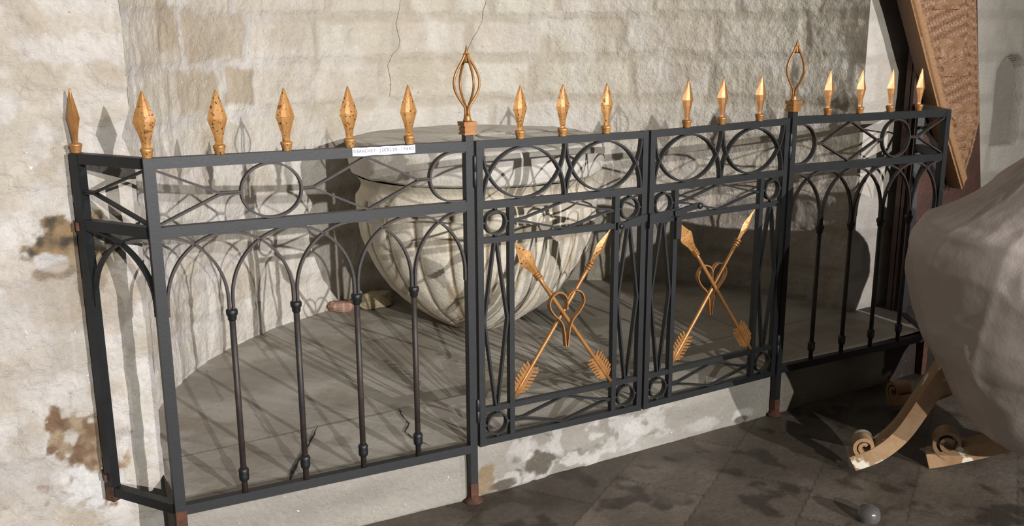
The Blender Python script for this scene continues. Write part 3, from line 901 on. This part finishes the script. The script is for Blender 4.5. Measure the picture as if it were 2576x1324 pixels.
    if sg < 0:
        la = MB()
        la.prof([(-.128, .806), (-.10, .806), (-.03, .823), (.03, .823), (.13, .832)], .024, .007, False, fn, y=-.016)
        lo_ = la.build('latch_bar', IRON, root)
        c = fn(-.114, -.020, .806)
        MB().lathe([(.009, -.004), (.009, .003), (.005, .006)], 12, (0, 0, 0), lambda x, y, z: (c[0] + x, c[1] - z, c[2] + y)).build('bolt', IRON, lo_)
        MB().box((-.006, -.030, .788), (.012, -.018, .838), fn).build('staple', IRON, lo_)
    else:
        kn = MB().prof([(.105, .826), (.16, .836), (.205, .843), (.215, .842)], .020, .008, False, fn, y=-.024)
        ko = kn.build('latch_handle', IRON, root)
        c = fn(.214, -.026, .842)
        MB().lathe([(.006, -.010), (.011, -.006), (.011, .006), (.006, .010)], 12, (0, 0, 0), lambda x, y, z: (c[0] + x, c[1] + z, c[2] + y)).build('knob', IRON, ko)
        MB().box((.118, -.022, .736), (.140, -.011, .812), fn).build('catch_plate', IRON, root)
    tag(root, label, 'gate', 'leaves of the double gate')
    return root
gate_leaf(-1, 'gate_leaf', 'left leaf of black iron double gate with crossed gold arrows, font behind it')
gate_leaf(1, 'gate_leaf', 'right leaf of black iron double gate with crossed gold arrows, dimmer, bare wall behind')

# ------------------------------------------------------------------ gadrooned stone font
def font():
    cx, cy = 0.010, 1.175
    root = empty('stone_font', (cx, cy, 0.15))
    prof = [(0.10, 0.146), (0.135, 0.150), (0.165, 0.165), (0.205, 0.190), (0.250, 0.222), (0.305, 0.262), (0.345, 0.297), (0.385, 0.340), (0.425, 0.395),
            (0.455, 0.445), (0.480, 0.500), (0.500, 0.560), (0.512, 0.620), (0.518, 0.680), (0.520, 0.720), (0.517, 0.748), (0.505, 0.765), (0.497, 0.785),
            (0.500, 0.805), (0.512, 0.825), (0.520, 0.835)]
    # resample
    pr = []
    for (a, b) in zip(prof, prof[1:]):
        for k in range(4):
            t = k / 4; pr.append((a[0] * (1 - t) + b[0] * t, a[1] * (1 - t) + b[1] * t))
    pr.append(prof[-1])
    nseg = 480; NL = 22
    R = np.array([p[0] for p in pr]); Z = np.array([p[1] for p in pr])
    th = np.linspace(0, 2 * np.pi, nseg, endpoint=False)
    TH, ZZ = np.meshgrid(th, Z); _, RR = np.meshgrid(th, R)
    ph = (TH * NL / (2 * np.pi)) % 1.0
    x = np.abs(ph - 0.5) * 2            # 0 at lobe centre, 1 at groove
    # lobes end in round heads just under the moulding
    headz = 0.752 - 0.060 * (1 - np.sqrt(np.clip(1 - x ** 2, 0, 1)))
    inl = sstep(0.150, 0.2, ZZ) * (1 - sstep(headz - 0.012, headz, ZZ))
    lobe = np.sqrt(np.clip(1 - x ** 2.4, 0, 1))
    RR2 = RR + inl * (0.015 * lobe - 0.009) * np.clip(RR / 0.5, 0.3, 1)
    gro = inl * sstep(0.84, 0.98, x)
    hole = np.exp(-(((x - 1) / 0.20) ** 4 + ((ZZ - 0.722) / 0.020) ** 4)) * (hash2(np.floor(TH * NL / (2 * np.pi) + 0.5), np.floor(TH * 0), 5) > 0.35)
    RR2 = RR2 - hole * 0.022
    s_ = TH.ravel() * 0.5; z_ = ZZ.ravel()
    RR2 = RR2 + ((fbm(s_ * 9, z_ * 9, 201, 4) - 0.5) * 0.010).reshape(RR2.shape)
    P = np.stack([cx + RR2 * np.cos(TH), cy + RR2 * np.sin(TH), ZZ], -1).reshape(-1, 3)
    P -= np.array([cx, cy, 0.15])
    nz = len(Z)
    F = []
    for i in range(nz - 1):
        k = np.arange(nseg); k2 = (k + 1) % nseg
        F.append(np.stack([i * nseg + k, i * nseg + k2, (i + 1) * nseg + k2, (i + 1) * nseg + k], 1))
    F = np.concatenate(F).tolist()
    F.append(list(range(nseg))[::-1])
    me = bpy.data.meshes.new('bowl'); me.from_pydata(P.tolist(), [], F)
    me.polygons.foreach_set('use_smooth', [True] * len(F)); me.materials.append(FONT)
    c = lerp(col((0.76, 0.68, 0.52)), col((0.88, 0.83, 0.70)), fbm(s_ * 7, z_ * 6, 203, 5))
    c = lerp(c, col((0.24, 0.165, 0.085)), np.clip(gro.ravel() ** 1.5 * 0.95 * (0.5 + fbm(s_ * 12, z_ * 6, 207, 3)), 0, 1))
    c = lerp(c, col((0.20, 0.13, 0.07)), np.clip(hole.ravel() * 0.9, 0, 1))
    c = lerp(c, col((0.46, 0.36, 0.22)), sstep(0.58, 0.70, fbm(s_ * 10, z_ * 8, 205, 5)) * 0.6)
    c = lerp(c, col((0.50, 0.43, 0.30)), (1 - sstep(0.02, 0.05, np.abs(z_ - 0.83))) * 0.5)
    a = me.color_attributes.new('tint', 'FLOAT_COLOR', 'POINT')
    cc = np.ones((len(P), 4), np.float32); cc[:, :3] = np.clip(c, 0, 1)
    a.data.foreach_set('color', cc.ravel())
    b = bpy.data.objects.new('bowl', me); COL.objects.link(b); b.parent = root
    # rim: a wider flat-fronted band with the hollow basin inside
    prof = [(0.470, 0.832), (0.515, 0.838), (0.538, 0.850), (0.546, 0.872), (0.550, 0.900), (0.551, 0.950), (0.545, 0.968), (0.530, 0.978), (0.470, 0.984), (0.40, 0.985), (0.25, 0.985), (0.10, 0.985), (0.001, 0.985)]
    pr = []
    for (a_, b_) in zip(prof, prof[1:]):
        for k in range(5):
            t = k / 5; pr.append((a_[0] * (1 - t) + b_[0] * t, a_[1] * (1 - t) + b_[1] * t))
    pr.append(prof[-1])
    nseg = 260
    R = np.array([p[0] for p in pr]); Z = np.array([p[1] for p in pr])
    th = np.linspace(0, 2 * np.pi, nseg, endpoint=False)
    TH, ZZ = np.meshgrid(th, Z); _, RR = np.meshgrid(th, R)
    s_ = TH.ravel() * 0.53; z_ = ZZ.ravel() + RR.ravel() * 0.3
    RR = RR + ((fbm(s_ * 8, z_ * 8, 211, 4) - 0.5) * 0.012).reshape(RR.shape) * np.clip(RR / 0.4, 0, 1)
    ZZ = ZZ + ((fbm(s_ * 6, z_ * 6, 212, 4) - 0.5) * 0.014).reshape(RR.shape)
    P = np.stack([RR * np.cos(TH), RR * np.sin(TH), ZZ - 0.15], -1).reshape(-1, 3)
    F = []
    for i in range(len(Z) - 1):
        k = np.arange(nseg); k2 = (k + 1) % nseg
        F.append(np.stack([i * nseg + k, i * nseg + k2, (i + 1) * nseg + k2, (i + 1) * nseg + k], 1))
    F = np.concatenate(F).tolist()
    me = bpy.data.meshes.new('rim'); me.from_pydata(P.tolist(), [], F)
    me.polygons.foreach_set('use_smooth', [True] * len(F)); me.materials.append(FONT)
    c = lerp(col((0.72, 0.67, 0.58)), col((0.80, 0.77, 0.69)), fbm(s_ * 6, z_ * 6, 213, 5))
    c = lerp(c, col((0.42, 0.34, 0.23)), sstep(0.58, 0.72, fbm(s_ * 9, z_ * 12, 215, 5)) * 0.4)
    a = me.color_attributes.new('tint', 'FLOAT_COLOR', 'POINT')
    cc = np.ones((len(P), 4), np.float32); cc[:, :3] = np.clip(c, 0, 1)
    a.data.foreach_set('color', cc.ravel())
    b = bpy.data.objects.new('rim', me); COL.objects.link(b); b.parent = root
    tag(root, 'large round marble font with gadrooned bowl, standing in the niche behind the gate', 'font')
font()

# ------------------------------------------------------------------ loose stones left of the font
def rock(name, c, r, sd, material, label):
    n1, n2 = 20, 12; vs = []; fs = []
    for i in range(n2 + 1):
        ph_ = math.pi * i / n2
        for k in range(n1):
            t = 2 * math.pi * k / n1
            d = Vector((math.sin(ph_) * math.cos(t), math.sin(ph_) * math.sin(t), math.cos(ph_)))
            q = 1 + 0.35 * (float(fbm(np.array([d.x * 1.5 + sd]), np.array([d.y * 1.5 + d.z * 2]), sd, 3)[0]) - .5) * 2
            e = max(abs(d.x), abs(d.y), abs(d.z))
            q *= 0.72 + 0.28 / max(e, .6) * .9
            vs.append((c[0] + d.x * r[0] * q, c[1] + d.y * r[1] * q, max(c[2] + d.z * r[2] * q, 0.151)))
    for i in range(n2):
        for k in range(n1): fs.append((i * n1 + k, (i + 1) * n1 + k, (i + 1) * n1 + (k + 1) % n1, i * n1 + (k + 1) % n1))
    o = MB().add(vs, fs, 0, False).build(name, material, origin=(c[0], c[1], 0.15))
    tag(o, label, 'stone')
rock('stone_fragment', (-0.29, 1.64, 0.18), (0.085, 0.05, 0.040), 3, CREAMST, 'cream broken stone lying on the niche floor against the font')
rock('stone_fragment', (-0.445, 1.655, 0.17), (0.070, 0.045, 0.030), 5, REDST, 'small reddish broken stone on the niche floor left of the cream one')

# ------------------------------------------------------------------ carved wooden piece at the right
def carved():
    root = empty('carved_wood_bracket', (1.95, 0.33, 0.15))
    bd = MB(); q = [(1.725, 0.15), (2.34, 0.15), (2.32, 0.60), (2.285, 0.78), (2.235, 1.02), (2.13, 1.54), (1.95, 2.4), (1.725, 2.4)]
    nq = len(q)
    bd.add([(x, 0.315, z) for x, z in q] + [(x, 0.345, z) for x, z in q],
           [tuple(range(nq)), tuple(range(2 * nq - 1, nq - 1, -1))] + [(k, nq + k, nq + (k + 1) % nq, (k + 1) % nq) for k in range(nq)])
    bd.box((1.725, 0.300, 0.15), (1.755, 0.320, 2.4))
    bd.build('backboard', DARKWOOD, root)
    # tapering carved board leaning across it
    def edges(z):
        L = lin(z, [(0.70, 2.035), (1.055, 1.822), (1.537, 1.560), (2.4, 1.100)])
        R = lin(z, [(0.70, 2.040), (0.86, 2.105), (1.02, 2.140), (1.54, 2.020), (2.4, 1.80)])
        return L, max(R, L + .004)
    nz, nw = 420, 70
    zs = np.linspace(0.70, 2.4, nz); ws = np.linspace(0, 1, nw)
    vs = []; tint = []
    for z in zs:
        L, R = edges(z)
        for w in ws:
            x = L + (R - L) * w
            dl = (x - L)                       # distance from the sloping left edge
            width = 0.36
            h = 0.0
            m_ = 1 if dl < .070 else 0
            if dl < .012: h = .030
            elif dl < .058: h = .038 - .006 * math.sin((dl - .012) / .046 * math.pi)
            elif dl < .078: h = .004
            else:
                u = (dl - .078)
                if u > (R - L) - .078 - .014: h = .020
                elif u > (R - L) - .078 - .050: h = .012 + .003 * math.sin(z * 150)
                elif u < .030: h = .014 + .005 * math.sin(z * 170)
                else:
                    t = (z * 1.04) % 0.30 / 0.30
                    cx_ = ((R - L) - .078 - .05 + .03) / 2
                    px, pz = (u - cx_) / .085, (t - .5) / .30
                    q = max(abs(px), abs(pz))
                    rr_ = math.hypot(px, pz)
                    if q < 1: h = .012 + .012 * (.5 + .5 * math.cos(rr_ * 9)) * (0.6 + 0.4 * math.cos(4 * math.atan2(pz, px + 1e-6)))
                    else: h = .008 + .005 * math.sin(z * 95 + u * 120) * math.sin(u * 160 - z * 60)
            nzv = float(vnoise(np.array([x * 160]), np.array([z * 160]), 3)[0])
            h += (nzv - .5) * .004 * (0 if dl < .06 else 1)
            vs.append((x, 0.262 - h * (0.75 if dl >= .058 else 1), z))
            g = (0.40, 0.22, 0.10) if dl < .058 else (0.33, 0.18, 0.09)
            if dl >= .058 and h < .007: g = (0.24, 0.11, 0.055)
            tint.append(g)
    fs = []
    for i in range(nz - 1):
        for k in range(nw - 1):
            a = i * nw + k; fs.append((a, a + 1, a + 1 + nw, a + nw))
    nF = len(vs)
    for z in zs:                                # sides and back
        L, R = edges(z); vs += [(L, 0.300, z), (R, 0.300, z)]; tint += [(0.12, 0.05, 0.03)] * 2
    for i in range(nz - 1):
        a = nF + 2 * i
        fs.append((i * nw, (i + 1) * nw, a + 2, a)); fs.append((i * nw + nw - 1, a + 1, a + 3, (i + 1) * nw + nw - 1))
        fs.append((a, a + 2, a + 3, a + 1))
    mb = MB().add(vs, fs, 0, False)
    o = mb.build('carved_board', CARVED, root)
    a = o.data.color_attributes.new('tint', 'FLOAT_COLOR', 'POINT')
    cc = np.ones((len(vs), 4), np.float32); cc[:, :3] = np.array(tint)
    a.data.foreach_set('color', cc.ravel())
    o['label'] = 'tapering gilded board carved with rosettes'
    tag(root, 'tall dark wood piece with slanting gilded carved board, behind the draped stand', 'carved wood')
carved()

# ------------------------------------------------------------------ draped stand with gilded scroll feet
def draped():
    C0 = (0.95, -0.95)
    root = empty('draped_stand', (C0[0], C0[1], -0.034))
    prof = [(0.02, 0.118), (0.12, 0.130), (0.205, 0.145), (0.262, 0.190), (0.312, 0.250), (0.352, 0.320), (0.388, 0.400), (0.432, 0.455), (0.458, 0.520), (0.478, 0.590), (0.497, 0.660), (0.505, 0.720),
            (0.500, 0.780), (0.476, 0.825), (0.446, 0.852), (0.405, 0.876), (0.350, 0.910), (0.300, 0.950), (0.250, 1.005), (0.195, 1.050), (0.12, 1.085), (0.02, 1.10)]
    pr = []
    for (a, b) in zip(prof, prof[1:]):
        for k in range(6):
            t = k / 6; pr.append((a[0] * (1 - t) + b[0] * t, a[1] * (1 - t) + b[1] * t))
    pr.append(prof[-1])
    R = np.array([p[0] for p in pr]); Z = np.array([p[1] for p in pr])
    ker = np.ones(5) / 5
    R = np.concatenate([R[:2], np.convolve(R, ker, 'valid'), R[-2:]]); Z = np.concatenate([Z[:2], np.convolve(Z, ker, 'valid'), Z[-2:]])
    nseg = 300
    th = np.linspace(0, 2 * np.pi, nseg, endpoint=False)
    TH, ZZ = np.meshgrid(th, Z); _, RR = np.meshgrid(th, R)
    u = TH.ravel(); z = ZZ.ravel()
    def ridge(x, y, sd): return 1 - np.abs(2 * fbm(x, y, sd, 3) - 1)
    # folds that gather downward and sideways, periodic in angle
    w1 = ridge(np.cos(u) * 2.2 + z * 3.5, np.sin(u) * 2.2 + z * 2.0, 301)
    w2 = ridge(np.cos(u - z * 2) * 3.4, np.sin(u - z * 2) * 3.4 + z * 7.0, 303)
    w3 = np.sin(u * 9 + z * 11 + 2.5 * np.sin(u * 3))
    w4 = ridge(u * 0 + np.cos(u) * 1.2 + z * 9.0, np.sin(u) * 1.6 - z * 3.0, 305)
    wp = (fbm(np.cos(u) * 2 + 7, np.sin(u) * 2 + z * 2.2, 311, 3) - .5) * 5.0
    def crease(a, b, c, p): return (1 - np.abs(np.sin(a * u + b * z + c + wp))) ** p
    low = 1 - sstep(0.55, 0.85, z)
    d = (w1 - .6) * 0.010 + (w4 - .6) * 0.004 + crease(4, 5.5, .3, 2) * 0.009 * (0.4 + 0.6 * low) + crease(9, -4, 1.7, 2.5) * 0.004 + crease(3, 19, .9, 2.5) * 0.005 * (1 - 0.5 * low)
    # a straight edge of whatever it covers, at shoulder height
    d = d + 0.012 * np.exp(-((z - 0.845) / 0.018) ** 2)
    env = np.clip(RR.ravel() / 0.4, 0.1, 1)
    RR2 = RR + (d * env).reshape(RR.shape)
    # unseen right side stretched out to block light and shade the wall behind
    sd = np.clip(np.cos(TH) * 0.858 - np.sin(TH) * 0.514, 0, 1)
    RR2 = RR2 * (1 + 0.75 * sd ** 3)
    P = np.stack([RR2 * np.cos(TH), RR2 * np.sin(TH), ZZ + 0.034], -1).reshape(-1, 3)
    F = []
    for i in range(len(Z) - 1):
        k = np.arange(nseg); k2 = (k + 1) % nseg
        F.append(np.stack([i * nseg + k, i * nseg + k2, (i + 1) * nseg + k2, (i + 1) * nseg + k], 1))
    F = np.concatenate(F).tolist(); F.append(list(range(nseg))[::-1]); F.append([(len(Z) - 1) * nseg + k for k in range(nseg)])
    me = bpy.data.meshes.new('dust_sheet'); me.from_pydata(P.tolist(), [], F)
    me.polygons.foreach_set('use_smooth', [True] * len(F)); me.materials.append(SHEET)
    o = bpy.data.objects.new('dust_sheet', me); COL.objects.link(o); o.parent = root
    tail = MB().lathe([(.001, .028), (.006, .05), (.012, .085), (.022, .125), (.03, .16)], 9, (1.08, -0.725, -0.03))
    tail.build('sheet_corner', SHEET, root)

    def leg(path, width, thick, volute_side, nm='scroll_leg'):
        """a flat scrolled leg: rectangular section swept in 3-D, ending in a small volute"""
        P_ = [Vector(p) for p in path]
        Q = []
        for i in range(len(P_) - 1):
            p0 = P_[max(i - 1, 0)]; p1 = P_[i]; p2 = P_[i + 1]; p3 = P_[min(i + 2, len(P_) - 1)]
            for k in range(6):
                t = k / 6
                Q.append(0.5 * (2 * p1 + (p2 - p0) * t + (2 * p0 - 5 * p1 + 4 * p2 - p3) * t * t + (-p0 + 3 * p1 - 3 * p2 + p3) * t ** 3))
        Q.append(P_[-1])
        hd = (P_[-1] - P_[0]); hd.z = 0; hd.normalize()
        side = Vector((-hd.y, hd.x, 0))
        mb = MB(); vs = []; fs = []; n_ = len(Q)
        for i in range(n_):
            t = (Q[min(i + 1, n_ - 1)] - Q[max(i - 1, 0)]).normalized()
            nr = side.cross(t).normalized()
            w_ = width * (1 - 0.25 * i / n_) / 2; h_ = thick / 2
            for a, b in ((-1, -1), (-.7, -1), (.7, -1), (1, -1), (1, 1), (.7, 1), (.62, .75), (-.62, .75), (-.7, 1), (-1, 1)):
                vs.append(Q[i] + side * (a * w_) + nr * (b * h_))
        for i in range(n_ - 1):
            for k in range(10): fs.append((i * 10 + k, i * 10 + (k + 1) % 10, i * 10 + 10 + (k + 1) % 10, i * 10 + 10 + k))
        fs.append(tuple(range(10))[::-1]); fs.append(tuple((n_ - 1) * 10 + k for k in range(10)))
        mb.add(vs, fs)
        lo = mb.build(nm, GILT, root)
        # volute: a coiled strip standing on the end of the leg
        E = Q[-1]; vb = MB(); vs = []; fs = []; n2 = 44
        r0 = volute_side[0]
        cen = E - hd * volute_side[1] + Vector((0, 0, volute_side[2]))
        for i in range(n2 + 1):
            a = -math.pi / 2 + 2 * math.pi * 1.6 * i / n2
            r = r0 * (1 - 0.72 * i / n2)
            c = cen + hd * (r * math.cos(a)) + Vector((0, 0, r * math.sin(a)))
            rd = (c - cen).normalized()
            w_ = width * .75 / 2
            vs += [c - side * w_ - rd * .006, c + side * w_ - rd * .006, c + side * w_ + rd * .006, c - side * w_ + rd * .006]
        for i in range(n2):
            for k in range(4): fs.append((i * 4 + k, i * 4 + (k + 1) % 4, i * 4 + 4 + (k + 1) % 4, i * 4 + 4 + k))
        fs += [(3, 2, 1, 0), (n2 * 4, n2 * 4 + 1, n2 * 4 + 2, n2 * 4 + 3)]
        vb.add(vs, fs)
        vb.build('volute', GILT, lo)
    leg([(0.80, -0.74, 0.50), (0.735, -0.665, 0.36), (0.705, -0.615, 0.24), (0.655, -0.575, 0.12), (0.60, -0.53, 0.045), (0.545, -0.475, 0.0)], 0.105, 0.052, (0.036, 0.035, 0.062))
    leg([(1.00, -0.70, 0.45), (1.04, -0.55, 0.25), (1.08, -0.40, 0.10), (1.10, -0.26, 0.03), (1.12, -0.19, 0.0)], 0.085, 0.035, (0.040, 0.03, 0.050))
    leg([(1.03, -0.90, 0.16), (0.96, -0.80, 0.11), (0.90, -0.72, 0.06), (0.83, -0.63, 0.01), (0.79, -0.59, -0.008)], 0.090, 0.052, (0.050, 0.060, 0.072))
    leg([(1.10, -1.05, 0.35), (1.20, -1.15, 0.15), (1.30, -1.28, 0.03), (1.36, -1.35, -0.01)], 0.085, 0.035, (0.036, 0.03, 0.045))
    tag(root, 'bulky stand wrapped in a pale plastic dust sheet with gilded scroll feet showing below', 'draped stand')
draped()

# small clear plastic dome on the floor
cp = MB().lathe([(.030, -.036), (.034, -.030), (.034, -.010), (.028, .004), (.015, .012), (.001, .015)], 24, (0.305, -0.745, 0.0)).build('plastic_cap', CLEAR, origin=(0.305, -0.745, -0.036))
tag(cp, 'small clear round plastic cap on the dark floor in the foreground', 'cap')

for o in bpy.data.objects:
    if '_o' in o.keys(): del o['_o']
